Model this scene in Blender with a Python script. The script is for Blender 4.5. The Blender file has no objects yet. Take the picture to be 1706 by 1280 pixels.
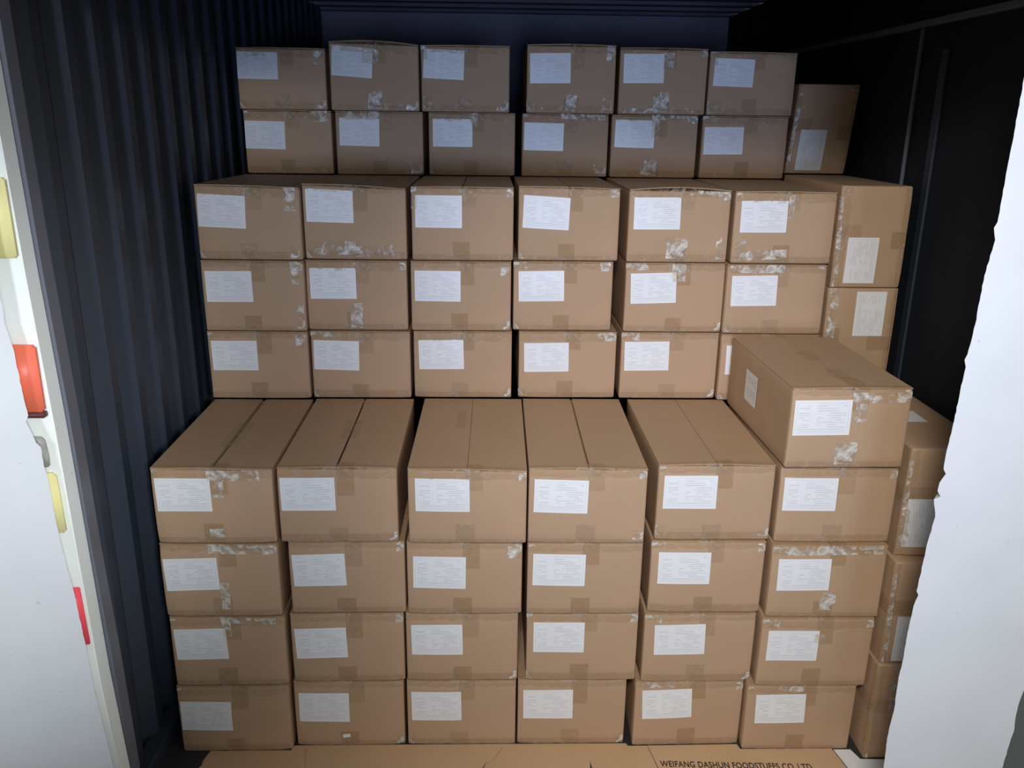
import bpy, bmesh, math, random
from mathutils import Vector, Matrix, noise
random.seed(7)
SC = bpy.context.scene
COL = SC.collection

# ---------------------------------------------------------------- camera
CX, CY, CZ = 1.01629, 0.0, 1.87228
YAW, PITCH, ROLL = 0.0258658, -0.3032448, 0.0128018
def cam_axes():
    fw = Vector((math.sin(YAW)*math.cos(PITCH), math.cos(YAW)*math.cos(PITCH), math.sin(PITCH)))
    rt = Vector((math.cos(YAW), -math.sin(YAW), 0))
    up = rt.cross(fw)
    r = rt*math.cos(ROLL) + up*math.sin(ROLL)
    u = -rt*math.sin(ROLL) + up*math.cos(ROLL)
    return r, u, fw
cd = bpy.data.cameras.new('camera')
cam = bpy.data.objects.new('camera', cd); COL.objects.link(cam)
r, u, fw = cam_axes()
m = Matrix((r, u, -fw)).transposed().to_4x4(); m.translation = (CX, CY, CZ)
cam.matrix_world = m
cd.sensor_width = 36; cd.sensor_fit = 'HORIZONTAL'; cd.lens = 1412.89/1706*36
cd.clip_start = 0.05; cd.clip_end = 60
SC.camera = cam

# ---------------------------------------------------------------- light
SC.view_settings.view_transform = 'Standard'; SC.view_settings.look = 'None'
SC.view_settings.gamma = 1; SC.view_settings.use_curve_mapping = False
SC.view_settings.exposure = 0.0
w = bpy.data.worlds.new('World'); SC.world = w; w.use_nodes = True
bg = w.node_tree.nodes['Background']
WORLD = (0.98, 1.0, 1.0); WORLD_STRENGTH = 0.38
bg.inputs['Color'].default_value = (*WORLD, 1); bg.inputs['Strength'].default_value = WORLD_STRENGTH
def spot(name, loc, aim, energy, color, deg, soft, blend=1.0):
    ld = bpy.data.lights.new(name, 'SPOT'); ld.energy = energy; ld.color = color
    ld.spot_size = math.radians(deg); ld.spot_blend = blend; ld.shadow_soft_size = soft
    lo = bpy.data.objects.new(name, ld); COL.objects.link(lo); lo.location = loc
    lo.rotation_euler = (Vector(aim) - Vector(loc)).to_track_quat('-Z', 'Y').to_euler()
# loading bay lamp above the opening, then three added fill spots
spot('loading_bay_lamp', (0.98, -0.6, 2.9), (1.88, 2.2, 0.98), 350, (1.0, .96, .90), 55, .28)
spot('left_wall_fill', (0.62, -3.0, 2.6), (-0.45, 2.1, 1.65), 300, (.95, .98, 1.0), 26, .2)  # added fill that picks out the left wall's corrugation
spot('door_post_fill', (1.95, -1.6, 2.3), (-0.30, 1.8, 1.05), 520, (.95, .98, 1.0), 25, .2)  # added fill to brighten the door post and left plaster edge
spot('rear_stack_fill', (1.35, -4.6, 1.10), (1.50, 3.4, 2.02), 720, (.47, .63, 1.0), 31, .6)  # added cool fill that lifts the rear stack and far end

# ---------------------------------------------------------------- materials
def mat(name, color=(.5, .5, .5), rough=.6, spec=.4, metal=0):
    m = bpy.data.materials.new(name); m.use_nodes = True
    b = m.node_tree.nodes['Principled BSDF']
    b.inputs['Base Color'].default_value = (*color, 1); b.inputs['Roughness'].default_value = rough
    b.inputs['Specular IOR Level'].default_value = spec; b.inputs['Metallic'].default_value = metal
    return m, m.node_tree.nodes, m.node_tree.links, b
def N(nt, kind, **kw):
    n = nt.new(kind)
    for k, v in kw.items():
        if k.startswith('i_'): n.inputs[int(k[2:])].default_value = v
        else: setattr(n, k, v)
    return n
def mathn(nt, lk, op, a, b=None, c=None):
    n = nt.new('ShaderNodeMath'); n.operation = op
    for i, v in enumerate((a, b, c)):
        if v is None: continue
        if isinstance(v, (int, float)): n.inputs[i].default_value = v
        else: lk.new(v, n.inputs[i])
    return n.outputs[0]
def mixc(nt, lk, fac, a, b, blend='MIX'):
    n = nt.new('ShaderNodeMix'); n.data_type = 'RGBA'; n.blend_type = blend
    for sock, v in ((n.inputs[0], fac), (n.inputs[6], a), (n.inputs[7], b)):
        if isinstance(v, (int, float)): sock.default_value = v
        elif isinstance(v, tuple): sock.default_value = (*v, 1)
        else: lk.new(v, sock)
    return n.outputs[2]
def noise_tex(nt, lk, scale, detail=3, coord='Object', dist=0, stretch=None):
    tc = nt.new('ShaderNodeTexCoord'); t = nt.new('ShaderNodeTexNoise')
    t.inputs['Scale'].default_value = scale; t.inputs['Detail'].default_value = detail
    t.inputs['Distortion'].default_value = dist
    src = tc.outputs[coord]
    if stretch:
        mp = nt.new('ShaderNodeMapping'); mp.inputs['Scale'].default_value = stretch
        lk.new(src, mp.inputs[0]); src = mp.outputs[0]
    lk.new(src, t.inputs['Vector']); return t.outputs['Fac']
def bump(nt, lk, b, h, strength=.2, dist=.002):
    n = nt.new('ShaderNodeBump'); n.inputs['Strength'].default_value = strength
    n.inputs['Distance'].default_value = dist; lk.new(h, n.inputs['Height'])
    lk.new(n.outputs[0], b.inputs['Normal']); return n

def make_cardboard(name, c1, c2, c3):
    m, nt, lk, b = mat(name, c1, .62, .3)
    oi = nt.new('ShaderNodeObjectInfo')
    base = mixc(nt, lk, oi.outputs['Random'], c1, c2)
    blot = noise_tex(nt, lk, 5.0, 2)
    cr = N(nt, 'ShaderNodeMapRange'); cr.inputs[1].default_value = .35; cr.inputs[2].default_value = .7
    lk.new(blot, cr.inputs[0])
    base = mixc(nt, lk, mathn(nt, lk, 'MULTIPLY', cr.outputs[0], .55), base, c3)
    fib = noise_tex(nt, lk, 60, 3, stretch=(1, 1, 8))
    base = mixc(nt, lk, mathn(nt, lk, 'MULTIPLY', fib, .22), base, (c1[0]*.72, c1[1]*.70, c1[2]*.68))
    lk.new(base, b.inputs['Base Color'])
    warp = noise_tex(nt, lk, 9, 3, dist=.4)
    bump(nt, lk, b, warp, .35, .004)
    return m
M = {}
M['card'] = make_cardboard('kraft_cardboard', (.50, .335, .215), (.47, .322, .200), (.545, .352, .232))
M['card_fresh'] = make_cardboard('fresh_kraft_cardboard', (.60, .40, .235), (.60, .40, .235), (.64, .43, .26))

def make_tape(name, lo_, hi_, white, rough):
    m = bpy.data.materials.new(name); m.use_nodes = True
    nt = m.node_tree.nodes; lk = m.node_tree.links
    for n in list(nt): nt.remove(n)
    out = nt.new('ShaderNodeOutputMaterial'); mix = nt.new('ShaderNodeMixShader')
    tr = nt.new('ShaderNodeBsdfTransparent'); tr.inputs[0].default_value = (.95, .925, .87, 1)
    p = nt.new('ShaderNodeBsdfPrincipled')
    p.inputs['Base Color'].default_value = (*white, 1); p.inputs['Roughness'].default_value = rough
    p.inputs['Specular IOR Level'].default_value = .9
    cr = noise_tex(nt, lk, 26, 4, dist=1.6)
    mr = N(nt, 'ShaderNodeMapRange'); mr.inputs[1].default_value = .44; mr.inputs[2].default_value = .66
    mr.inputs[3].default_value = lo_; mr.inputs[4].default_value = hi_
    lk.new(cr, mr.inputs[0]); lk.new(mr.outputs[0], mix.inputs[0])
    wr = noise_tex(nt, lk, 42, 5, dist=2.2)
    bn = nt.new('ShaderNodeBump'); bn.inputs['Strength'].default_value = .75; bn.inputs['Distance'].default_value = .006
    lk.new(wr, bn.inputs['Height']); lk.new(bn.outputs[0], p.inputs['Normal'])
    lk.new(tr.outputs[0], mix.inputs[1]); lk.new(p.outputs[0], mix.inputs[2]); lk.new(mix.outputs[0], out.inputs[0])
    return m
M['tape'] = make_tape('clear_packing_tape', .05, .34, (.62, .50, .38), .22)
M['tape_crumpled'] = make_tape('crumpled_packing_tape', .10, .85, (.80, .74, .66), .20)
M['tape_smooth'] = make_tape('flat_packing_tape', .08, .20, (.42, .32, .21), .32)

M['tape_sheen'] = make_tape('tape_film_sheen', .05, .22, (.70, .60, .50), .3)  # paler tint paints the tape's faint reflection on the lids

def make_label(name):
    m, nt, lk, b = mat(name, (.84, .85, .87), .38, .5)
    uv = nt.new('ShaderNodeUVMap'); sp = nt.new('ShaderNodeSeparateXYZ'); lk.new(uv.outputs[0], sp.inputs[0])
    U, V = sp.outputs[0], sp.outputs[1]
    rows = mathn(nt, lk, 'MULTIPLY', V, 15.0)
    rid = mathn(nt, lk, 'FLOOR', rows); fr = mathn(nt, lk, 'FRACT', rows)
    line = mathn(nt, lk, 'MULTIPLY', mathn(nt, lk, 'GREATER_THAN', fr, .34), mathn(nt, lk, 'LESS_THAN', fr, .74))
    cb = nt.new('ShaderNodeCombineXYZ')
    lk.new(mathn(nt, lk, 'MULTIPLY', U, 3.2), cb.inputs[0]); lk.new(mathn(nt, lk, 'MULTIPLY', rid, 5.37), cb.inputs[1])
    ph = nt.new('ShaderNodeTexNoise'); ph.inputs['Scale'].default_value = 1.0; ph.inputs['Detail'].default_value = 1
    lk.new(cb.outputs[0], ph.inputs['Vector'])
    cb2 = nt.new('ShaderNodeCombineXYZ')
    lk.new(mathn(nt, lk, 'MULTIPLY', U, 95), cb2.inputs[0]); lk.new(mathn(nt, lk, 'MULTIPLY', rid, 3.1), cb2.inputs[1])
    lt = nt.new('ShaderNodeTexNoise'); lt.inputs['Scale'].default_value = 1.0; lk.new(cb2.outputs[0], lt.inputs['Vector'])
    body = mathn(nt, lk, 'GREATER_THAN', ph.outputs[0], .45)
    foot = mathn(nt, lk, 'LESS_THAN', V, .20)
    body = mathn(nt, lk, 'MAXIMUM', body, foot)
    gut = mathn(nt, lk, 'MULTIPLY', mathn(nt, lk, 'GREATER_THAN', U, .27), mathn(nt, lk, 'LESS_THAN', U, .40))
    gut = mathn(nt, lk, 'MULTIPLY', gut, mathn(nt, lk, 'GREATER_THAN', V, .20))
    body = mathn(nt, lk, 'MULTIPLY', body, mathn(nt, lk, 'SUBTRACT', 1.0, gut))
    eu = mathn(nt, lk, 'MINIMUM', U, mathn(nt, lk, 'SUBTRACT', 1.0, U))
    ev = mathn(nt, lk, 'MINIMUM', V, mathn(nt, lk, 'SUBTRACT', 1.0, V))
    inside = mathn(nt, lk, 'MULTIPLY', mathn(nt, lk, 'GREATER_THAN', eu, .08), mathn(nt, lk, 'GREATER_THAN', ev, .10))
    ink = mathn(nt, lk, 'MULTIPLY', mathn(nt, lk, 'MULTIPLY', line, body), inside)
    ink = mathn(nt, lk, 'MULTIPLY', ink, mathn(nt, lk, 'GREATER_THAN', lt.outputs[0], .42))
    e = mathn(nt, lk, 'MINIMUM', eu, mathn(nt, lk, 'MULTIPLY', ev, .67))
    frame = mathn(nt, lk, 'LESS_THAN', mathn(nt, lk, 'ABSOLUTE', mathn(nt, lk, 'SUBTRACT', e, .045)), .006)
    ink = mathn(nt, lk, 'MAXIMUM', mathn(nt, lk, 'MULTIPLY', ink, .40), mathn(nt, lk, 'MULTIPLY', frame, .16))
    lk.new(mixc(nt, lk, ink, (.84, .85, .87), (.34, .36, .46)), b.inputs['Base Color'])
    return m
M['label'] = make_label('printed_label_paper')
def make_code_label():
    m, nt, lk, b = mat('code_label_paper', (.78, .78, .76), .5, .3)
    uv = nt.new('ShaderNodeUVMap'); sp = nt.new('ShaderNodeSeparateXYZ'); lk.new(uv.outputs[0], sp.inputs[0])
    U, V = sp.outputs[0], sp.outputs[1]
    cb = nt.new('ShaderNodeCombineXYZ'); lk.new(mathn(nt, lk, 'MULTIPLY', U, 16), cb.inputs[0])
    t = nt.new('ShaderNodeTexNoise'); t.inputs['Scale'].default_value = 1; lk.new(cb.outputs[0], t.inputs['Vector'])
    bars = mathn(nt, lk, 'GREATER_THAN', t.outputs[0], .52)
    band = mathn(nt, lk, 'MULTIPLY', mathn(nt, lk, 'GREATER_THAN', V, .22), mathn(nt, lk, 'LESS_THAN', V, .46))
    marg = mathn(nt, lk, 'MULTIPLY', mathn(nt, lk, 'GREATER_THAN', U, .12), mathn(nt, lk, 'LESS_THAN', U, .88))
    a = mathn(nt, lk, 'MULTIPLY', mathn(nt, lk, 'MULTIPLY', bars, band), marg)
    c2 = nt.new('ShaderNodeCombineXYZ'); lk.new(mathn(nt, lk, 'MULTIPLY', U, 9), c2.inputs[0]); lk.new(mathn(nt, lk, 'MULTIPLY', V, 26), c2.inputs[1])
    t2 = nt.new('ShaderNodeTexNoise'); t2.inputs['Scale'].default_value = 1; lk.new(c2.outputs[0], t2.inputs['Vector'])
    top = mathn(nt, lk, 'MULTIPLY', mathn(nt, lk, 'GREATER_THAN', t2.outputs[0], .54), mathn(nt, lk, 'MULTIPLY', mathn(nt, lk, 'GREATER_THAN', V, .62), mathn(nt, lk, 'LESS_THAN', V, .86)))
    a = mathn(nt, lk, 'MAXIMUM', a, mathn(nt, lk, 'MULTIPLY', top, marg))
    lk.new(mixc(nt, lk, mathn(nt, lk, 'MULTIPLY', a, .5), (.78, .78, .76), (.3, .3, .32)), b.inputs['Base Color'])
    return m
M['code'] = make_code_label()
M['paper'] = mat('plain_white_paper', (.82, .84, .85), .5, .4)[0]

def make_steel():
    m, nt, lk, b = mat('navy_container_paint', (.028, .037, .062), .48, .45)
    n1 = noise_tex(nt, lk, 2.2, 4); n2 = noise_tex(nt, lk, 26, 4)
    c = mixc(nt, lk, n1, (.024, .033, .060), (.036, .044, .062))
    c = mixc(nt, lk, mathn(nt, lk, 'MULTIPLY', n2, .35), c, (.030, .045, .055))
    lk.new(c, b.inputs['Base Color']); bump(nt, lk, b, n2, .08, .002)
    return m
M['steel'] = make_steel()
M['steel_shaded'] = mat('shaded_navy_paint', (.018, .021, .028), .7, .15)[0]  # container paint darkened to put the right wall's shade into its colour
M['steel_back'] = mat('brightened_blue_paint', (.17, .165, .22), .6, .3)[0]  # container paint lightened in place of light missing at the far end
M['steel_edge'] = mat('worn_grey_steel', (.13, .14, .17), .4, .5)[0]
def make_white(name, c1, c2, scale, rough=.6, spec=.35):
    m, nt, lk, b = mat(name, c1, rough, spec)
    n1 = noise_tex(nt, lk, scale, 4); n2 = noise_tex(nt, lk, 46, 3)
    mr = N(nt, 'ShaderNodeMapRange'); mr.inputs[1].default_value = .4; mr.inputs[2].default_value = .75
    lk.new(n1, mr.inputs[0])
    c = mixc(nt, lk, mr.outputs[0], c1, c2)
    spk = N(nt, 'ShaderNodeMapRange'); spk.inputs[1].default_value = .73; spk.inputs[2].default_value = .76
    lk.new(n2, spk.inputs[0])
    c = mixc(nt, lk, mathn(nt, lk, 'MULTIPLY', spk.outputs[0], .5), c, (.42, .43, .43))
    lk.new(c, b.inputs['Base Color']); bump(nt, lk, b, n2, .10, .003)
    return m
M['plaster'] = make_white('chipped_white_plaster', (.69, .72, .76), (.645, .675, .715), 6)
M['post'] = make_white('white_gloss_paint', (.90, .95, .92), (.84, .89, .86), 4, .35, .5)
M['orange'] = make_white('orange_paint', (.92, .20, .11), (.88, .17, .12), 9, .4)
M['yellow'] = make_white('pale_yellow_paint', (.93, .87, .40), (.85, .80, .42), 9, .4)
M['red'] = make_white('red_paint', (.90, .09, .12), (.86, .08, .11), 9, .4)
M['rust'] = make_white('scraped_grey_metal', (.42, .42, .38), (.25, .26, .24), 30, .5)
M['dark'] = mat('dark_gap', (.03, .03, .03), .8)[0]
M['ink'] = mat('dark_brown_ink', (.045, .03, .03), .7, .2)[0]
def make_floor():
    m, nt, lk, b = mat('dark_plywood_floor', (.03, .028, .03), .6)
    n = noise_tex(nt, lk, 8, 5, stretch=(1, .15, 1))
    lk.new(mixc(nt, lk, n, (.022, .022, .026), (.05, .045, .045)), b.inputs['Base Color']); return m
M['floor'] = make_floor()
M['concrete'] = make_white('grey_concrete', (.20, .21, .21), (.15, .155, .16), 3)
M['cladding'] = mat('grey_green_cladding', (.115, .13, .125), .6)[0]

# ---------------------------------------------------------------- mesh helpers
def obj(name, bm, m, parent=None, smooth=True, **props):
    me = bpy.data.meshes.new(name); bm.to_mesh(me); bm.free()
    me.materials.append(m)
    if smooth:
        for p in me.polygons: p.use_smooth = True
    o = bpy.data.objects.new(name, me); COL.objects.link(o)
    if parent: o.parent = parent
    for k, v in props.items(): o[k] = v
    return o
def struct(name, bm, m, smooth=False, **kw): return obj(name, bm, m, None, smooth, kind='structure', **kw)
def box_bm(bm, x0, x1, y0, y1, z0, z1, bev=0):
    r_ = bmesh.ops.create_cube(bm, size=1)
    for v in r_['verts']:
        v.co = Vector((x0+(v.co.x+.5)*(x1-x0), y0+(v.co.y+.5)*(y1-y0), z0+(v.co.z+.5)*(z1-z0)))
    if bev:
        es = {e for v in r_['verts'] for e in v.link_edges}
        bmesh.ops.bevel(bm, geom=list(es), offset=bev, segments=2, affect='EDGES', profile=.5)
    return bm
def prism(pts, y0, y1, bev=0, under=0, xmid=0):
    """outline in x-z, thickness from y0 to y1; 'under' draws the back outline in towards xmid"""
    bm = bmesh.new()
    vs = [bm.verts.new((p[0], y0, p[1])) for p in pts]
    f = bm.faces.new(vs); f.normal_update()
    ex = bmesh.ops.extrude_face_region(bm, geom=[f])
    for g in ex['geom']:
        if isinstance(g, bmesh.types.BMVert):
            g.co.y = y1
            if under: g.co.x += math.copysign(min(under, abs(xmid-g.co.x)*.5), xmid-g.co.x)
    bmesh.ops.recalc_face_normals(bm, faces=bm.faces)
    if bev:
        bmesh.ops.bevel(bm, geom=[e for e in bm.edges], offset=bev, segments=2, affect='EDGES')
    return bm
def slab(pts, z0, z1):
    """outline in x-y, thickness z0..z1"""
    bm = bmesh.new()
    vs = [bm.verts.new((p[0], p[1], z1)) for p in pts]
    f = bm.faces.new(vs)
    ex = bmesh.ops.extrude_face_region(bm, geom=[f])
    for g in ex['geom']:
        if isinstance(g, bmesh.types.BMVert): g.co.z = z0
    bmesh.ops.recalc_face_normals(bm, faces=bm.faces)
    return bm

# ---------------------------------------------------------------- container shell
Y0, Y1, XR, ZC = 1.90, 5.6, 2.46, 2.48
def corrugated_side(sign, xin, depth, pitch, z0, z1, ya, yb, flat=.05):
    """profile runs along y; inner crests at xin, valleys at xin - sign*depth"""
    bm = bmesh.new(); prof = [(ya, 1)]
    y = ya + flat; q = pitch/160*1.0
    while y < yb - pitch:
        prof += [(y, 1), (y+.036*pitch/.16, 0), (y+.080*pitch/.16, 0), (y+.116*pitch/.16, 1)]
        y += pitch
    prof.append((yb, 1))
    lo = [bm.verts.new((xin - sign*depth*d, yy, z0)) for yy, d in prof]
    hi = [bm.verts.new((xin - sign*depth*d, yy, z1)) for yy, d in prof]
    for i in range(len(prof)-1): bm.faces.new((lo[i], lo[i+1], hi[i+1], hi[i]))
    # outer skin
    a, b_ = xin - sign*(depth+.02), xin - sign*(depth+.02)
    o = [bm.verts.new((a, ya, z0)), bm.verts.new((a, yb, z0)), bm.verts.new((a, yb, z1)), bm.verts.new((a, ya, z1))]
    bm.faces.new(o)
    bmesh.ops.recalc_face_normals(bm, faces=bm.faces)
    return bm
struct('wall_left', corrugated_side(1, 0.0, .036, .1585, 0, ZC, 1.88, Y1, .12), M['steel'])
struct('wall_right', corrugated_side(-1, XR, .004, .278, 0, ZC, 1.88, Y1, .6), M['steel_shaded'])
bm = bmesh.new(); prof = []; y = 1.93
pts = []
while y < Y1: pts += [(y, 0), (y+.09, 0), (y+.12, .022), (y+.21, .022)]; y += .24
a = [bm.verts.new((-.1, yy, ZC+d)) for yy, d in pts]; b_ = [bm.verts.new((XR+.08, yy, ZC+d)) for yy, d in pts]
for i in range(len(pts)-1): bm.faces.new((a[i], a[i+1], b_[i+1], b_[i]))
box_bm(bm, -.1, XR+.08, 1.93, Y1+.05, ZC+.04, ZC+.06)
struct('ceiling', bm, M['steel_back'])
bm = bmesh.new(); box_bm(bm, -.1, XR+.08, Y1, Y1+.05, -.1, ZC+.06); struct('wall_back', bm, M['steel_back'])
bm = bmesh.new(); box_bm(bm, -.1, XR+.08, 1.90, Y1+.05, -.10, 0.0); struct('floor', bm, M['floor'])
bm = bmesh.new(); box_bm(bm, -6, 8, -9, 1.74, -.30, -.10); struct('floor_outside', bm, M['concrete'])
# door header and posts of the container
bm = bmesh.new(); box_bm(bm, -.25, 2.72, 1.835, 1.925, 2.165, 2.62, .004); struct('trim_1', bm, M['post'])
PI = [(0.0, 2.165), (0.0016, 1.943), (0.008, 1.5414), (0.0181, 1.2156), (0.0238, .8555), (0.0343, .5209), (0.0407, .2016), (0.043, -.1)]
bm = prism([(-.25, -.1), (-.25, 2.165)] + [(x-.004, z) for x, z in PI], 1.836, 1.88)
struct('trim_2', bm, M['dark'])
struct('trim_8', prism([(-.06, -.1), (-.06, 2.165)] + [(x+.017, z) for x, z in PI], 1.884, 1.93), M['steel_edge'])
PG = [(.002, 2.16), (0.0098, 1.7623), (0.014, 1.5568), (0.0259, 1.1803), (0.0398, 0.4949), (0.0538, 0.248), (.056, -.1)]
o_ = PG
bm = prism([(-.20, -.1), (-.20, 2.16)] + PG, 1.828, 1.835)      # raised strip: its edge reads as the groove
struct('trim_3', bm, M['post'])
# right-hand facing of the post, 2 mm away from the first so that the joint shows
def xat(pts, z):
    for (x0, z0), (x1, z1) in zip(pts, pts[1:]):
        if (z0-z)*(z1-z) <= 0 and z0 != z1: return x0+(x1-x0)*(z-z0)/(z1-z0)
    return pts[-1][0]
zs = [2.16, 1.94, 1.76, 1.54, 1.2, .86, .52, .2, -.1]
struct('trim_9', prism([(xat(PG, z)+.0022, z) for z in zs] + [(xat(PI, z)+.0035+.0012*(z < .9), z) for z in reversed(zs)], 1.829, 1.88), M['post'])
bm = bmesh.new(); box_bm(bm, 2.47, 2.75, 1.835, 1.925, -.1, 2.165, .003); struct('trim_4', bm, M['post'])
# top side rail along the right wall, thin seam rod, lashing stripe
bm = bmesh.new(); box_bm(bm, XR-.022, XR, 1.94, Y1, 2.178, 2.200, .003); struct('trim_5', bm, M['steel_edge'])
bm = bmesh.new(); box_bm(bm, XR-.012, XR-.001, 3.020, 3.032, 0.02, 2.176, .002); struct('trim_6', bm, M['steel_edge'])
bm = bmesh.new(); box_bm(bm, XR-.010, XR-.001, 2.83, 2.87, 0.02, 2.10, .002); struct('trim_7', bm, M['steel'])
# floor and ceiling rails on the left
bm = bmesh.new(); box_bm(bm, -.02, .030, 1.94, Y1, 0.0, .06, .004); struct('baseboard_left', bm, M['steel'])

# chipped white walls either side of the opening
LEFT = [(-.004, 3.1), (-.003, 1.80), (-.001, 1.5574), (.0014, 1.5138), (.0019, 1.4796), (0, 1.4528), (.0097, 1.3984), (.0133, 1.3028), (.0173, 1.247), (.010, 1.2332), (.0162, 1.2152), (.0213, 1.1985), (.0243, 1.1845), (.0332, 1.1747), (.0333, 1.1322), (.0366, 1.1107), (.0413, .9637), (.0465, .8875), (.0536, .8222), (.0618, .6709), (.0643, .5639), (.0755, .4074), (.0815, .3174), (.09, -.1)]
RIGHT = [(2.0625, 3.1), (2.0616, 1.9611), (2.0615, 1.8302), (2.061, 1.6808), (2.0557, 1.6685), (2.0628, 1.6438), (2.0537, 1.5682), (2.0529, 1.4646), (2.0477, 1.3979), (2.0434, 1.3844), (2.0489, 1.3681), (2.046, 1.316), (2.0445, 1.246), (2.0394, 1.1716), (2.0399, 1.1278), (2.0474, 1.1161), (2.0359, 1.0939), (2.0349, 1.0745), (2.0443, 1.0596), (2.03, 1.0535), (2.0402, 1.0082), (2.0326, .942), (2.0293, .8554), (2.027, .8153), (2.0331, .804), (2.0261, .7747), (2.0236, .7253), (2.0227, .6159), (2.0202, .5728), (2.0228, .4851), (2.0178, .3952), (2.022, .3029), (2.024, -.1)]
ROUT = [(2.325, -.1), (2.3301, .3006), (2.3333, .3657), (2.3382, .4205), (2.3341, .4656), (2.3362, .5101), (2.3401, .5366), (2.352, .70), (2.36, 1.2), (2.38, 3.1)]
def ragged(pts, amp=.0008, step=.010, seed=3):
    rnd = random.Random(seed); out = []
    for (x0, z0), (x1, z1) in zip(pts, pts[1:]):
        n = max(1, int(abs(z1-z0)/step)) if abs(z1-z0) < 1.0 else 30
        for i in range(n):
            t = i/n; out.append((x0+(x1-x0)*t + (rnd.uniform(-amp, amp) if i else 0), z0+(z1-z0)*t))
    out.append(pts[-1]); return out
struct('wall_front_left', prism([(-2.4, -.1), (-2.4, 3.1)] + ragged(LEFT), 1.75, 1.815, 0, .05, -2.0), M['plaster'])
struct('wall_front_right', prism(ragged(RIGHT, seed=5) + ragged(ROUT, seed=9), 1.75, 1.815, 0, .05, 2.19), M['plaster'])
bm = bmesh.new(); box_bm(bm, 2.26, 5.0, 1.815, 1.85, -.1, 3.1); struct('wall_outer_right', bm, M['cladding'])

# ---------------------------------------------------------------- blocks fixed on the white post
def block(name, pts, y0, y1, m, label, cat, bev=.004, group=None):
    o = obj(name, prism(pts, y0, y1, bev), M[m], None, True); o['label'] = label; o['category'] = cat
    if group: o['group'] = group
    return o
M['dark_red'] = mat('dark_red_paint', (.12, .03, .03), .5)[0]  # darker tone for the strip along the orange block's lower edge
G = 'marker blocks down the white door post'
block('marker_block', [(-0.0866, 1.5779), (-0.0866, 1.7439), (0.0106, 1.7439), (0.0116, 1.5779)], 1.811, 1.8278, 'yellow', 'large pale yellow marker block, highest on the white door post', 'reflector', .004, G)
ob = block('marker_block', [(-0.0866, 1.2334), (-0.0866, 1.3875), (0.0185, 1.3865), (0.0184, 1.2334)], 1.808, 1.8278, 'orange', 'orange marker block on white door post, above the chipped notch', 'reflector', .005, G)
obj('block_foot', prism([(-0.0866, 1.2200), (-0.0866, 1.2332), (0.0184, 1.2332), (0.0190, 1.2200)], 1.8075, 1.8278, .002), M['dark_red'], ob, True, label='dark red underside strip')
block('marker_block', [(-0.0575, 0.9313), (-0.0575, 1.0858), (0.0192, 1.0825), (0.0222, 0.9313)], 1.811, 1.8278, 'yellow', 'narrow pale yellow marker block below the scraped metal bracket', 'reflector', .006, G)
block('marker_block', [(-0.0421, 0.6239), (-0.0421, 0.7812), (0.0287, 0.7822), (0.0332, 0.6249)], 1.819, 1.8278, 'red', 'red marker block, lowest on the white door post', 'reflector', .002, G)
block('metal_bracket', [(-0.0575, 1.0955), (-0.0575, 1.1703), (-0.0031, 1.1707), (0.0037, 1.1615), (0.0071, 1.1227), (0.0051, 1.0973)], 1.817, 1.8278, 'rust', 'small scraped grey metal bracket between orange and yellow blocks', 'bracket', .002)

# ---------------------------------------------------------------- cartons
W, L, PITCH_Z = .335, .575, .236756
H = .2343; FT = .0034; HB = H - FT
RB = .006
def uniq(a):
    out = []
    for v in sorted(a):
        if not out or v - out[-1] > 1e-5: out.append(v)
    return out
def axis(n, ln, extra=()):
    return uniq([0, .3*RB, RB] + [RB + (ln-2*RB)*i/n for i in range(1, n)] + list(extra) + [ln-RB, ln-.3*RB, ln])
class Warp:
    def __init__(s, seed, bul=.003, dzl=0, dzr=0, shz=0, bow=.001, bowx=.5):
        s.o = Vector((seed*3.17, seed*1.31, seed*.77)); s.bul, s.dzl, s.dzr, s.shz, s.bow, s.bowx = bul, dzl, dzr, shz, bow, bowx
        rn = random.Random(seed*13+1); s.dent = [(cx, cz, rn.uniform(.0, .006)) for cx in (0, W) for cz in (0, HB)]
    def __call__(s, p):
        x, y, z = p
        fx = min(max(x/W, 0), 1); fz = min(max(z/H, 0), 1)
        q = Vector((x, y, z))
        nz = noise.noise_vector(q*7 + s.o)
        fr = max(0, 1 - y/.2)
        q.y += (-s.bul*math.sin(math.pi*fx)*math.sin(math.pi*fz) + nz.y*.0016)*fr
        for cx, cz, d in s.dent:
            q.y += d*math.exp(-((x-cx)**2+(z-cz)**2)/.0009)*max(0, 1-y/.05)
        q.z += fz*(s.dzl + (s.dzr-s.dzl)*fx)*max(0, 1-y/L)
        q.z += s.shz*x
        return q
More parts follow.
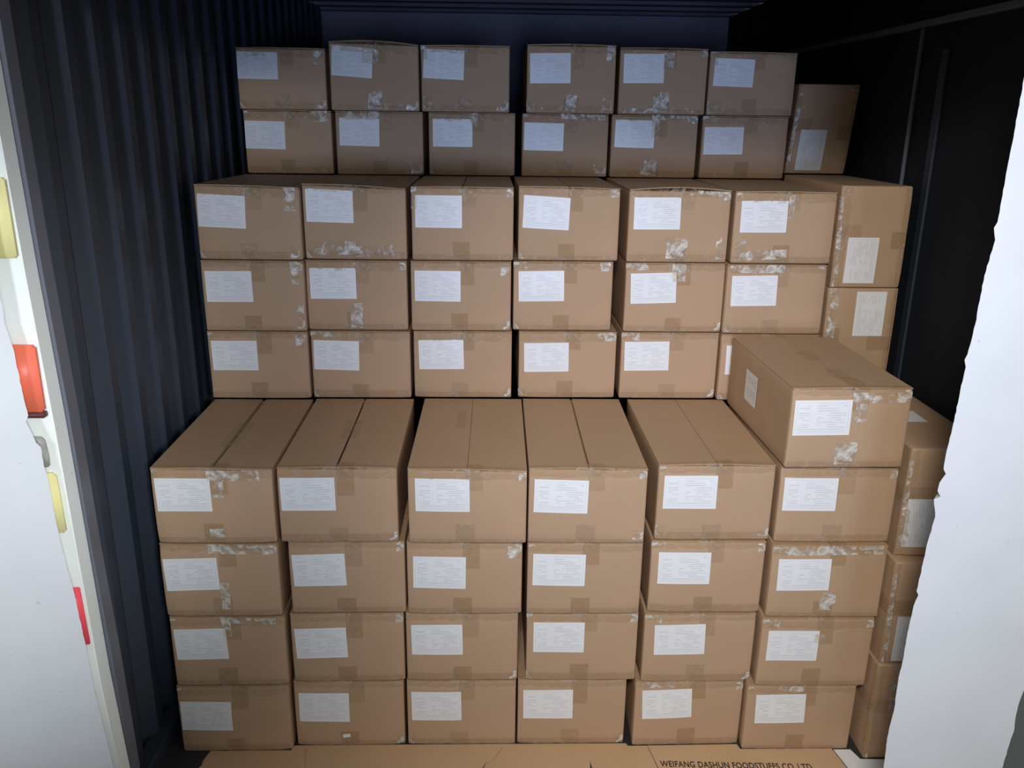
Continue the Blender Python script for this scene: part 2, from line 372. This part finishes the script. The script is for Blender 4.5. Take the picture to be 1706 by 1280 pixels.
def grid_surface(wp, lo, hi, nx, ny, nz, trench=False):
    bm = bmesh.new(); key = {}
    X = [lo[0]+v for v in axis(nx, hi[0]-lo[0], ([W/2-.0105, W/2-.009, W/2+.009, W/2+.0105] if trench else []))]
    Y = [lo[1]+v for v in axis(ny, hi[1]-lo[1], (.02, .05))]; Z = [lo[2]+v for v in axis(nz, hi[2]-lo[2])]
    def vert(x, y, z, top=False):
        k = (round(x, 5), round(y, 5), round(z, 5))
        if k in key: return key[k]
        p = Vector((x, y, z))
        c = Vector([min(max(p[i], lo[i]+RB), hi[i]-RB) for i in range(3)])
        d = p - c
        if d.length > 1e-9:
            p = c + d.normalized()*RB
        if trench and abs(x-W/2) < .0095 and z > hi[2]-1e-6 and RB*.2 < y < hi[1]-RB: p.z -= .03
        v = bm.verts.new(wp(p)); key[k] = v; return v
    def face(A, B_, f):
        for i in range(len(A)-1):
            for j in range(len(B_)-1):
                vs = [f(A[i], B_[j]), f(A[i+1], B_[j]), f(A[i+1], B_[j+1]), f(A[i], B_[j+1])]
                if len(set(vs)) == 4:
                    try: bm.faces.new(vs)
                    except ValueError: pass
    for y in (Y[0], Y[-1]): face(X, Z, lambda a, b: vert(a, y, b))
    for z in (Z[0], Z[-1]): face(X, Y, lambda a, b: vert(a, b, z))
    for x in (X[0], X[-1]): face(Y, Z, lambda a, b: vert(x, a, b))
    bmesh.ops.recalc_face_normals(bm, faces=bm.faces)
    return bm
def flap_bm(wp, x0, x1, side):
    bm = bmesh.new(); n, mny = 6, 12
    xs = [x0+(x1-x0)*i/n for i in range(n+1)]; ys = [.001+(L-.002)*(j/mny)**1.6 for j in range(mny+1)]
    def P(x, y, z):
        fx = x/W; b = wp.bow*math.sin(math.pi*min(max(fx, 0), 1)**(1 if wp.bowx == .5 else .8))*math.exp(-y/.10)
        q = wp(Vector((x, y, z))); q.z += b; return q
    g = [[[bm.verts.new(P(x, y, z)) for y in ys] for x in xs] for z in (HB+.0001, H)]
    for k in (0, 1):
        for i in range(n):
            for j in range(mny): bm.faces.new((g[k][i][j], g[k][i+1][j], g[k][i+1][j+1], g[k][i][j+1]))
    for i in range(n):
        for j in (0, mny): bm.faces.new((g[0][i][j], g[0][i+1][j], g[1][i+1][j], g[1][i][j]))
    for j in range(mny):
        for i in (0, n): bm.faces.new((g[0][i][j], g[0][i][j+1], g[1][i][j+1], g[1][i][j]))
    bmesh.ops.recalc_face_normals(bm, faces=bm.faces)
    return bm
def sheet_front(wp, cx, cv, w_, h_, ang, eps, nu=6, nv=4, rough=0, seed=0, bm=None):
    """flat sheet on the front face, centre cx / cv (v = height), with UVs"""
    bm = bm or bmesh.new(); uvl = bm.loops.layers.uv.verify()
    ca, sa = math.cos(ang), math.sin(ang); g = []
    for i in range(nu+1):
        col = []
        for j in range(nv+1):
            a = (i/nu-.5)*w_; b = (j/nv-.5)*h_
            x = cx + a*ca - b*sa; z = cv + a*sa + b*ca
            q = wp(Vector((x, 0, z))); q.y -= eps
            if rough: q.y -= rough*abs(noise.noise(Vector((x*60+seed, z*60, seed))))
            col.append((bm.verts.new(q), (i/nu, j/nv)))
        g.append(col)
    for i in range(nu):
        for j in range(nv):
            c = [g[i][j], g[i+1][j], g[i+1][j+1], g[i][j+1]]
            f = bm.faces.new([v for v, _ in c])
            for lp, (_, uv) in zip(f.loops, c): lp[uvl].uv = uv
    return bm
def wrap_tape(wp, u0, u1, drop, back, eps, rough=0, seed=0, nu=8, skew=0, bm=None):
    """tape folded over the top front edge: 'drop' down the face and 'back' along the lid"""
    bm = bm or bmesh.new(); g = []
    path = [(0, H-drop), (0, H-drop*.66), (0, H-drop*.33), (0, H-.006), (.0012, H-.0012), (.006, H)]
    nb = max(1, int(back/.05)); path += [(.006+(back-.006)*(k+1)/nb, H) for k in range(nb)]
    for i in range(nu+1):
        col = []
        for k, (y, z) in enumerate(path):
            u = u0+(u1-u0)*i/nu; rg = 0
            if k == 0 and rough: z += rough*6*noise.noise(Vector((u*40+seed, 3.3, seed)))
            q = wp(Vector((u + skew*(H-z), y, z)))
            b = wp.bow*math.sin(math.pi*min(max(u/W, 0), 1))*math.exp(-y/.10)
            if y > .001: q.z += b + eps
            if z < H-.0005: q.y -= eps + (rough*abs(noise.noise(Vector((u*70+seed, z*70, seed)))) if rough else 0)
            col.append(bm.verts.new(q))
        g.append(col)
    for i in range(nu):
        for k in range(len(path)-1): bm.faces.new((g[i][k], g[i+1][k], g[i+1][k+1], g[i][k+1]))
    bmesh.ops.recalc_face_normals(bm, faces=bm.faces)
    return bm

def sheet_top(wp, cx, cy, w_, h_, parent):
    bm = bmesh.new(); g = []
    for i in range(5):
        g.append([])
        for j in range(9):
            x, y = cx+(i/4-.5)*w_, cy+(j/8-.5)*h_
            q = wp(Vector((x, y, H))); q.z += .0012 + wp.bow*math.sin(math.pi*x/W)*math.exp(-y/.10) + .0012*abs(noise.noise(Vector((x*70, y*50, cx))))
            g[-1].append(bm.verts.new(q))
    for i in range(4):
        for j in range(8): bm.faces.new((g[i][j], g[i+1][j], g[i+1][j+1], g[i][j+1]))
    return obj('packing_tape', bm, M['tape_sheen'], parent)

# extra crumpled tape patches per carton: (u0, u1, v0, v1) with v measured down from the top of the face
PATCH = {
 ('B', 6, 1): [(.03, .168, .176, .218), (.168, .29, .188, .222)], ('B', 6, 0): [(.285, .322, .0, .075), (.297, .325, .185, .228)],
 ('B', 6, 4): [(.20, .328, .002, .018), (.296, .314, .15, .222), (.13, .20, .155, .222)], ('B', 6, 5): [(.01, .185, .19, .222), (.012, .045, .155, .195), (.175, .195, .01, .085)],
 ('B', 6, 2): [(.0, .018, .0, .07)], ('B', 6, 3): [(.302, .33, .002, .028)], ('B', 5, 0): [(.292, .318, .0, .075), (.306, .33, .145, .225)],
 ('B', 5, 5): [(.01, .19, .0, .026), (.30, .325, .0, .012)], ('B', 5, 4): [(.0, .075, .0, .024), (.155, .20, .002, .060)], ('B', 5, 3): [(.0, .045, .0, .025), (.29, .325, .0, .03)],
 ('B', 5, 2): [(.30, .33, .015, .045)], ('B', 5, 1): [(.145, .185, .14, .225)], ('B', 4, 0): [(.295, .33, .01, .055)], ('B', 4, 1): [(.0, .10, .0, .018)],
 ('B', 4, 3): [(.0, .028, .200, .226), (.27, .32, .0, .03)], ('B', 4, 4): [(.0, .06, .0, .028)],
 ('C', 8, 1): [(.125, .185, .02, .07), (.14, .195, .165, .228), (.19, .32, .208, .228)], ('C', 8, 4): [(.165, .205, .015, .075), (.135, .195, .155, .226), (.02, .29, .212, .228)],
 ('C', 8, 0): [(.29, .325, .01, .06), (.30, .33, .18, .225)], ('C', 8, 2): [(.0, .025, .0, .05), (.005, .04, .18, .226), (.30, .328, .19, .228)],
 ('C', 8, 3): [(.0, .03, .185, .226), (.3, .33, .0, .06), (.29, .325, .18, .22), (.15, .19, .17, .226)], ('C', 8, 5): [(.0, .03, .0, .05), (.0, .04, .18, .225)],
 ('C', 7, 1): [(.03, .17, .0, .030), (.27, .32, .19, .228)], ('C', 7, 2): [(.165, .19, .0, .05)], ('C', 7, 3): [(.15, .32, .0, .02), (.28, .33, .19, .22)],
 ('C', 7, 4): [(.155, .185, .0, .085), (.17, .33, .0, .02), (.12, .18, .165, .226)], ('C', 7, 0): [(.26, .32, .0, .04)], ('C', 7, 5): [(.0, .05, .0, .02)],
 ('A', 3, 0): [(.155, .30, .002, .034), (.17, .20, .03, .085), (.15, .20, .185, .215)], ('A', 3, 4): [(.0, .03, .185, .22), (.30, .33, .195, .22)],
 ('A', 3, 3): [(.30, .33, .19, .22)], ('A', 2, 5): [(.02, .32, .0, .028), (.155, .20, .15, .21)], ('A', 2, 0): [(.14, .31, .0, .03), (.165, .19, .12, .21)],
 ('A', 2, 2): [(.29, .33, .01, .05)], ('A', 1, 5): [(.0, .05, .0, .03), (.16, .19, .05, .08)], ('A', 1, 4): [(.0, .05, .0, .03)], ('A', 1, 3): [(.0, .018, .0, .04), (.0, .02, .20, .225)],
 ('A', 0, 5): [(.08, .17, .0, .018)], ('A', 0, 4): [(.02, .12, .0, .02)], ('A', 2, 4): [(.0, .04, .0, .02)], ('A', 1, 0): [(.15, .31, .0, .02), (.155, .18, .01, .06)],
}
GAP = {('A', 3, 0): .0130, ('A', 3, 1): .0055, ('A', 3, 2): .0012, ('A', 3, 3): .0065, ('A', 3, 4): .0016}
BOW = {('B', 6, 4): .010, ('C', 8, 1): .010, ('A', 3, 4): .004, ('A', 3, 3): .004, ('A', 3, 0): .004, ('A', 3, 1): .005, ('C', 8, 3): .004, ('C', 7, 0): .002, ('A', 3, 2): .003, ('B', 6, 1): .004}
TOPDZ = {('A', 3, 0): (-.005, -.0097), ('A', 3, 1): (-.0069, -.0066), ('A', 3, 2): (-.0053, -.0109), ('A', 3, 3): (-.0029, -.0049), ('A', 3, 4): (0, -.0007), ('A', 3, 5): (-.0024, -.0042), ('B', 6, 0): (.0056, -.002), ('B', 6, 1): (.0095, -.004), ('B', 6, 2): (.0037, .0034), ('B', 6, 3): (.0083, .0022), ('B', 6, 4): (.0019, .0016), ('B', 6, 5): (0, 0), ('C', 8, 0): (-.0137, -.0131), ('C', 8, 1): (.0098, .0019), ('C', 8, 2): (.0023, .0027), ('C', 8, 3): (.0085, .009), ('C', 8, 4): (.0039, .0022), ('C', 8, 5): (-.0047, -.0064)}

def carton(seed, key=None, lab=None, label='', group=None, dzl=0, dzr=0, shz=0, bow=.0008, gap=.003, bul=None, full_top=False, seam=True):
    """carton in its own frame: origin at the lower left front corner, front face towards -y"""
    rn = random.Random(seed*7+5)
    root = bpy.data.objects.new('cardboard_carton', None); COL.objects.link(root); root.empty_display_size = .1
    root['label'] = label; root['category'] = 'carton'
    if group: root['group'] = group
    wp = Warp(seed, rn.uniform(.0015, .005) if bul is None else bul, dzl, dzr, shz, bow)
    obj('carton_body', grid_surface(wp, (0.0005, 0, 0), (W-.0005, L, HB), 10, 7, 7, trench=full_top), M['card'], root)
    obj('flap', flap_bm(wp, .001, W/2-gap/2, 0), M['card'], root, False)
    obj('flap', flap_bm(wp, W/2+gap/2, W-.001, 1), M['card'], root, False)
    if lab:
        lu, lv, tilt = lab
        cx = lu + .1525/2*math.cos(tilt) + .102/2*math.sin(tilt); cz = H - lv + .1525/2*math.sin(tilt) - .102/2*math.cos(tilt)
        obj('shipping_label', sheet_front(wp, cx, cz, .1525, .1025, tilt, .0012), M['label'], root)
    # seam tape down the middle, bottom patch, edge tape
    c = W/2 + rn.uniform(-.006, .006)
    if seam:
        obj('packing_tape', wrap_tape(wp, c-.004, c+.045, rn.uniform(.06, .085), (.035 if key and key[0] == 'A' else .10), .0008), M['tape_smooth' if rn.random() < .5 else 'tape'], root)
        h2 = rn.uniform(.045, .062)
        obj('packing_tape', sheet_front(wp, c-.005, h2/2+.004, .056, h2, rn.uniform(-.02, .02), .0008), M['tape_smooth' if rn.random() < .65 else 'tape'], root)
    obj('packing_tape', wrap_tape(wp, .004, W-.004, rn.uniform(.018, .034), .02, .0010, .0012, seed, nu=26), M['tape'], root)
    h3 = rn.uniform(.012, .026)
    obj('packing_tape', sheet_front(wp, W/2, h3/2+.003, W-.012, h3, 0, .0010, 26, 3, .0012, seed), M['tape'], root)
    for (u0, u1, v0, v1) in PATCH.get(key, []) + [(rn.choice([(0.003, .022), (W-.024, W-.003)]) + rn.choice([(.004, .03), (H-.035, H-.006)]))]:
        bm = sheet_front(wp, (u0+u1)/2, H-(v0+v1)/2, u1-u0, v1-v0, rn.uniform(-.05, .05), .0016, 12, 10, .004, seed+u0*9)
        obj('packing_tape', bm, M['tape_crumpled'], root, True, label='crumpled shiny patch of clear tape')
    root['_wp'] = 0; del root['_wp']
    return root, wp

# tier, layer, column, x, y, yaw, label left, label top, label tilt
BOXES = [
('A',0,0,0.076,2.174,0.0088,0.008,0.051,-0.012),
('A',0,1,0.420,2.196,0.0033,0.015,0.039,-0.007),
('A',0,2,0.763,2.198,0.0010,0.014,0.038,0.009),
('A',0,3,1.103,2.199,0.0000,0.017,0.034,0.010),
('A',0,4,1.463,2.189,0.0145,0.022,0.031,0.042),
('A',0,5,1.803,2.170,-0.0042,0.028,0.033,0.027),
('A',1,0,0.079,2.177,0.0051,0.010,0.040,0.033),
('A',1,1,0.426,2.193,0.0086,0.011,0.049,0.031),
('A',1,2,0.766,2.198,0.0002,0.016,0.039,0.011),
('A',1,3,1.126,2.198,-0.0021,0.021,0.031,-0.001),
('A',1,4,1.477,2.187,0.0036,0.031,0.035,0.023),
('A',1,5,1.823,2.165,0.0001,0.021,0.040,-0.003),
('A',2,0,0.075,2.178,0.0064,0.008,0.046,0.034),
('A',2,1,0.435,2.195,0.0096,0.009,0.042,0.033),
('A',2,2,0.775,2.190,-0.0017,0.019,0.043,-0.012),
('A',2,3,1.124,2.189,-0.0017,0.017,0.035,-0.012),
('A',2,4,1.484,2.198,-0.0070,0.023,0.034,0.004),
('A',2,5,1.831,2.172,-0.0091,0.021,0.043,0.017),
('A',3,0,0.075,2.181,0.0019,0.010,0.037,0.014),
('A',3,1,0.420,2.188,0.0050,0.008,0.036,0.012),
('A',3,2,0.784,2.183,-0.0054,0.021,0.036,0.005),
('A',3,3,1.123,2.183,-0.0044,0.017,0.036,-0.019),
('A',3,4,1.491,2.203,0.0035,0.018,0.032,0.001),
('A',3,5,1.837,2.191,-0.0065,0.012,0.034,0.005),
('B',4,0,0.065,2.776,-0.0058,0.012,0.032,0.008),
('B',4,1,0.407,2.786,-0.0024,0.010,0.030,-0.020),
('B',4,2,0.752,2.794,0.0004,0.017,0.030,0.020),
('B',4,3,1.110,2.797,0.0015,0.018,0.039,0.020),
('B',4,4,1.460,2.795,-0.0001,0.012,0.032,0.020),
('B',4,5,1.799,2.777,-0.0048,0.019,0.038,0.008),
('B',5,0,0.065,2.778,-0.0016,0.012,0.034,0.009),
('B',5,1,0.401,2.798,0.0015,0.013,0.025,0.008),
('B',5,2,0.747,2.799,0.0013,0.014,0.030,-0.005),
('B',5,3,1.089,2.812,0.0039,0.017,0.032,0.021),
('B',5,4,1.464,2.800,0.0057,0.017,0.035,0.034),
('B',5,5,1.800,2.784,-0.0037,0.017,0.037,0.022),
('B',6,0,0.063,2.790,-0.0013,0.009,0.026,-0.027),
('B',6,1,0.402,2.812,0.0004,0.011,0.011,-0.002),
('B',6,2,0.753,2.812,0.0030,0.013,0.023,-0.002),
('B',6,3,1.103,2.825,0.0026,0.018,0.022,-0.039),
('B',6,4,1.464,2.808,0.0026,0.017,0.023,0.010),
('B',6,5,1.811,2.802,-0.0019,0.021,0.030,0.010),
('C',7,0,0.065,3.414,-0.0034,-0.004,0.039,-0.015),
('C',7,1,0.415,3.407,0.0008,0.016,0.024,-0.016),
('C',7,2,0.770,3.418,0.0004,0.017,0.024,-0.002),
('C',7,3,1.131,3.417,0.0001,0.009,0.033,-0.016),
('C',7,4,1.476,3.408,-0.0038,0.015,0.018,-0.017),
('C',7,5,1.830,3.415,0.0007,0.009,0.042,0.012),
('C',8,0,0.048,3.439,0.0029,0.003,0.028,-0.013),
('C',8,1,0.403,3.408,-0.0015,0.012,0.005,-0.055),
('C',8,2,0.746,3.410,-0.0005,0.012,0.010,-0.041),
('C',8,3,1.145,3.393,-0.0026,0.011,0.021,0.014),
('C',8,4,1.496,3.406,-0.0009,0.015,0.019,0.014),
('C',8,5,1.842,3.425,0.0020,0.020,0.028,-0.027)

]
YB = [2.776, 2.786, 2.794, 2.797, 2.795, 2.777]
ORD = ['first', 'second', 'third', 'fourth', 'fifth', 'sixth']
TIERN = {'A': 'front stack', 'B': 'middle stack', 'C': 'rear stack'}
LAYN = {('A', 3): 'top layer', ('A', 2): 'second layer down', ('A', 1): 'third layer down', ('A', 0): 'bottom layer',
        ('B', 6): 'top layer', ('B', 5): 'second layer down', ('B', 4): 'lowest visible layer', ('C', 8): 'top layer', ('C', 7): 'lower layer'}
LOOK = {('A', 3, 0): 'carton with wide dark lid seam', ('A', 3, 1): 'carton with narrow lid seam', ('A', 3, 2): 'carton with taped-shut lid',
        ('A', 3, 3): 'carton with thin dark lid seam', ('A', 3, 4): 'carton beside the skewed one', ('A', 3, 5): 'carton directly under the skewed one',
        ('A', 0, 1): 'carton with white scrap under label', ('B', 6, 1): 'carton with shiny crumpled tape strips',
        ('B', 6, 4): 'carton with bulging taped lid', ('C', 8, 1): 'carton with tape over its label corner', ('C', 8, 4): 'carton with pale tape below its label',
        ('B', 4, 5): 'carton half hidden by skewed one'}
for i, (t, k, c, x, y, yaw, lu, lv, tilt) in enumerate(BOXES):
    key = (t, k, c)
    look = LOOK.get(key, 'labelled brown carton')
    text = f'{look}, {TIERN[t]}, {LAYN[(t, k)]}, {ORD[c]} column from left'
    dz = TOPDZ.get(key, (0, 0)); top = key in TOPDZ
    L = (YB[c]-y-.004 if t == 'A' else .60) if t != 'C' else .60
    root, wp = carton(i+1, key, (max(lu, .004), lv + (0 if not top else (dz[0]+dz[1])/2), tilt), text, f'cartons in the {TIERN[t]}',
                      dz[0], dz[1], 0, BOW.get(key, .002 if top else .0008), GAP.get(key, .003), full_top=top)
    root.location = (x, y, k*PITCH_Z + .0006); root.rotation_euler = (0, 0, yaw)
    for a in {('A', 3, 1): [(.165, .30, .05, .16)], ('A', 3, 2): [(.135, .40, .03, .16)], ('A', 3, 0): [(.17, .26, .055, .2)]}.get(key, []): sheet_top(wp, *a, root)
    if key == (('A'), 0, 1):
        b2 = sheet_front(wp, .155, .040, .024, .013, .15, .0012, 3, 2); obj('paper_scrap', b2, M['paper'], root, label='torn white paper scrap')

# the skewed carton standing on top of the sixth column
L = .575
root, wp = carton(91, None, None, 'skewed carton standing alone on top of the front stack, side label showing', 'cartons in the front stack', 0, 0, 0, .002, .001, .002, full_top=True)
root.location = (1.838, 2.178, 4*PITCH_Z + .0006); root.rotation_euler = (0, 0, .018)
obj('shipping_label', sheet_front(wp, .0895, .150, .159, .1025, .012, .0012), M['label'], root)
for a in ((.250, .208, .165, .030, 0, .0017, 14, 5, .002, 5), (.195, .165, .034, .055, .02, .0019, 5, 6, .002, 8), (.168, .045, .062, .066, .03, .0017, 6, 6, .002, 2)):
    obj('packing_tape', sheet_front(wp, *a), M['tape_crumpled'], root, label='pale crumpled patch of clear tape')
sheet_top(wp, W/2, .33, .05, .11, root); sheet_top(wp, W/2+.01, .14, .05, .10, root)
# side label, on the left face (x = 0)
bm = bmesh.new(); uvl = bm.loops.layers.uv.verify()
vs = [bm.verts.new(p) for p in ((-.0012, .395, .076), (-.0012, .283, .076), (-.0012, .283, .176), (-.0012, .395, .176))]
f = bm.faces.new(vs)
for lp, uv in zip(f.loops, ((0, 0), (1, 0), (1, 1), (0, 1))): lp[uvl].uv = uv
obj('side_label', bm, M['code'], root, label='white code label on the side of the carton')

# cartons standing on their side in the narrow column along the right wall
def side_carton(seed, x, y, z, cw, lab, text, group, shz=0, patches=()):
    PATCH[('S', seed)] = list(patches)
    root, wp = carton(seed, ('S', seed), lab, text, group, 0, 0, shz, .001, .002, .003)
    if cw: root.rotation_euler = (0, math.pi/2, 0); root.location = (x, y, z + W)
    else: root.rotation_euler = (0, -math.pi/2, 0); root.location = (x + H, y, z)
    return root
LD = (.018, .036, .0)
edge = [(.02, .30, .0, .014)]
GS = 'cartons on their side in the right column'
side_carton(201, 2.170, 2.128, .0006, 0, None, 'carton on its side at floor level beside the right wall, no label showing', GS, 0, [(.12, .32, .05, .09)])
side_carton(202, 2.178, 2.140, W+.001, 0, (.008, .032, 0), 'carton on its side, second up in right column, partly behind white wall', GS, 0, edge)
r3 = side_carton(203, 2.190, 2.178, 2*W+.002, 0, (.03, .014, 0), 'carton on its side, highest of front right column, label on upper face', GS, 0, edge)
side_carton(204, 2.151, 2.791, 3*W+.003, 1, (.012, .036, 0), 'carton on its side in middle right column, label at upper right', GS, 0, [(.02, .2, .20, .228)])
side_carton(205, 2.1525, 2.789, 4*W+.004, 0, (.016, .040, 0), 'carton on its side topping the middle right column, label at lower left', GS, 0, edge)
side_carton(206, 2.170, 3.413, 5*W+.004, 0, (.014, .034, 0), 'dim leaning carton on its side, rearmost in right column', GS, -.07, edge)
# label on the upper face of the third one (canonical right face x = W becomes its top)
bm = bmesh.new(); uvl = bm.loops.layers.uv.verify()
vs = [bm.verts.new(p) for p in ((W+.0012, .217, H-.02), (W+.0012, .217, H-.155), (W+.0012, .32, H-.155), (W+.0012, .32, H-.02))]
f = bm.faces.new(vs)
for lp, uv in zip(f.loops, ((0, 0), (1, 0), (1, 1), (0, 1))): lp[uvl].uv = uv
obj('side_label', bm, M['paper'], r3, False, label='white sheet label on the upper face')

# ---------------------------------------------------------------- flattened cartons and paper on the floor
sh = slab([(.146, 1.96), (.133, 2.02), (.140, 2.09), (.152, 2.11), (.150, 2.13), (.160, 2.172), (.405, 2.173), (.412, 2.1935), (.75, 2.195), (1.445, 2.1955), (1.450, 2.184), (1.5095, 2.1845), (1.535, 2.03), (1.545, 1.96),
           (1.330, 1.96), (1.3275, 2.09), (1.3245, 2.121), (1.3215, 2.09), (1.318, 1.96), (1.004, 1.96), (1.000, 2.093), (1.0065, 2.112), (1.030, 2.117), (1.0055, 2.1155), (.996, 2.093), (.994, 1.96)], .0006, .0045)
for fx in (0,):
    o = obj('flattened_carton', sh, M['card_fresh'], None, False)
o['label'] = 'wide flattened cardboard sheet with two cut slits, on floor before the stack'; o['category'] = 'cardboard sheet'
def crease(parent, pts, name='crease_line'):
    bm = bmesh.new()
    for (x0, y0), (x1, y1) in zip(pts, pts[1:]):
        d = Vector((x1-x0, y1-y0, 0)).normalized(); n = Vector((-d.y, d.x, 0))*.0022
        vs = [bm.verts.new(Vector((x0, y0, .0048))+n), bm.verts.new(Vector((x0, y0, .0048))-n), bm.verts.new(Vector((x1, y1, .0048))-n), bm.verts.new(Vector((x1, y1, .0048))+n)]
        bm.faces.new(vs)
    obj(name, bm, M['card'], parent, False)
crease(o, [(.447, 2.186), (.49, 1.97)]); crease(o, [(1.060, 2.182), (1.026, 2.122)])
o2 = obj('flattened_carton', slab([(1.5115, 2.1845), (1.794, 2.1885), (1.799, 2.167), (2.086, 2.167), (2.100, 2.09), (2.125, 1.96), (1.549, 1.96), (1.538, 2.03)], .0006, .0050), M['card_fresh'], None, False)
o2['label'] = 'flattened carton printed with a company name, on floor at right'; o2['category'] = 'cardboard sheet'
fc = bpy.data.curves.new('lettering', 'FONT'); fc.body = 'WEIFANG DASHUN FOODSTUFFS CO.,LTD'
fc.size = .035; fc.offset = .0006; fc.extrude = .0002; fc.space_character = 1.06
tmp = bpy.data.objects.new('lettering', fc); COL.objects.link(tmp)
bpy.context.view_layer.update()
dg = bpy.context.evaluated_depsgraph_get(); me = bpy.data.meshes.new_from_object(tmp.evaluated_get(dg))
bpy.data.objects.remove(tmp)
xs_ = [v.co.x for v in me.vertices]; x0, x1 = min(xs_), max(xs_)
sc_ = (1.995-1.536)/(x1-x0)
for v in me.vertices: v.co.x = (v.co.x-x0)*sc_
me.materials.clear(); me.materials.append(M['ink'])
tx = bpy.data.objects.new('printed_lettering', me); COL.objects.link(tx); tx.parent = o2
tx.location = (1.536, 2.0935, .0053); tx.rotation_euler = (0, 0, -.038)
tx['label'] = 'dark brown capital lettering'
pp = obj('paper_sheet', slab([(2.092, 2.166), (2.145, 2.166), (2.160, 2.124), (2.245, 2.122), (2.30, 1.97), (2.132, 1.97), (2.106, 2.09)], .0006, .0020), M['paper'], None, False)
pp['label'] = 'white paper sheet on the floor beside the printed cardboard'; pp['category'] = 'paper'
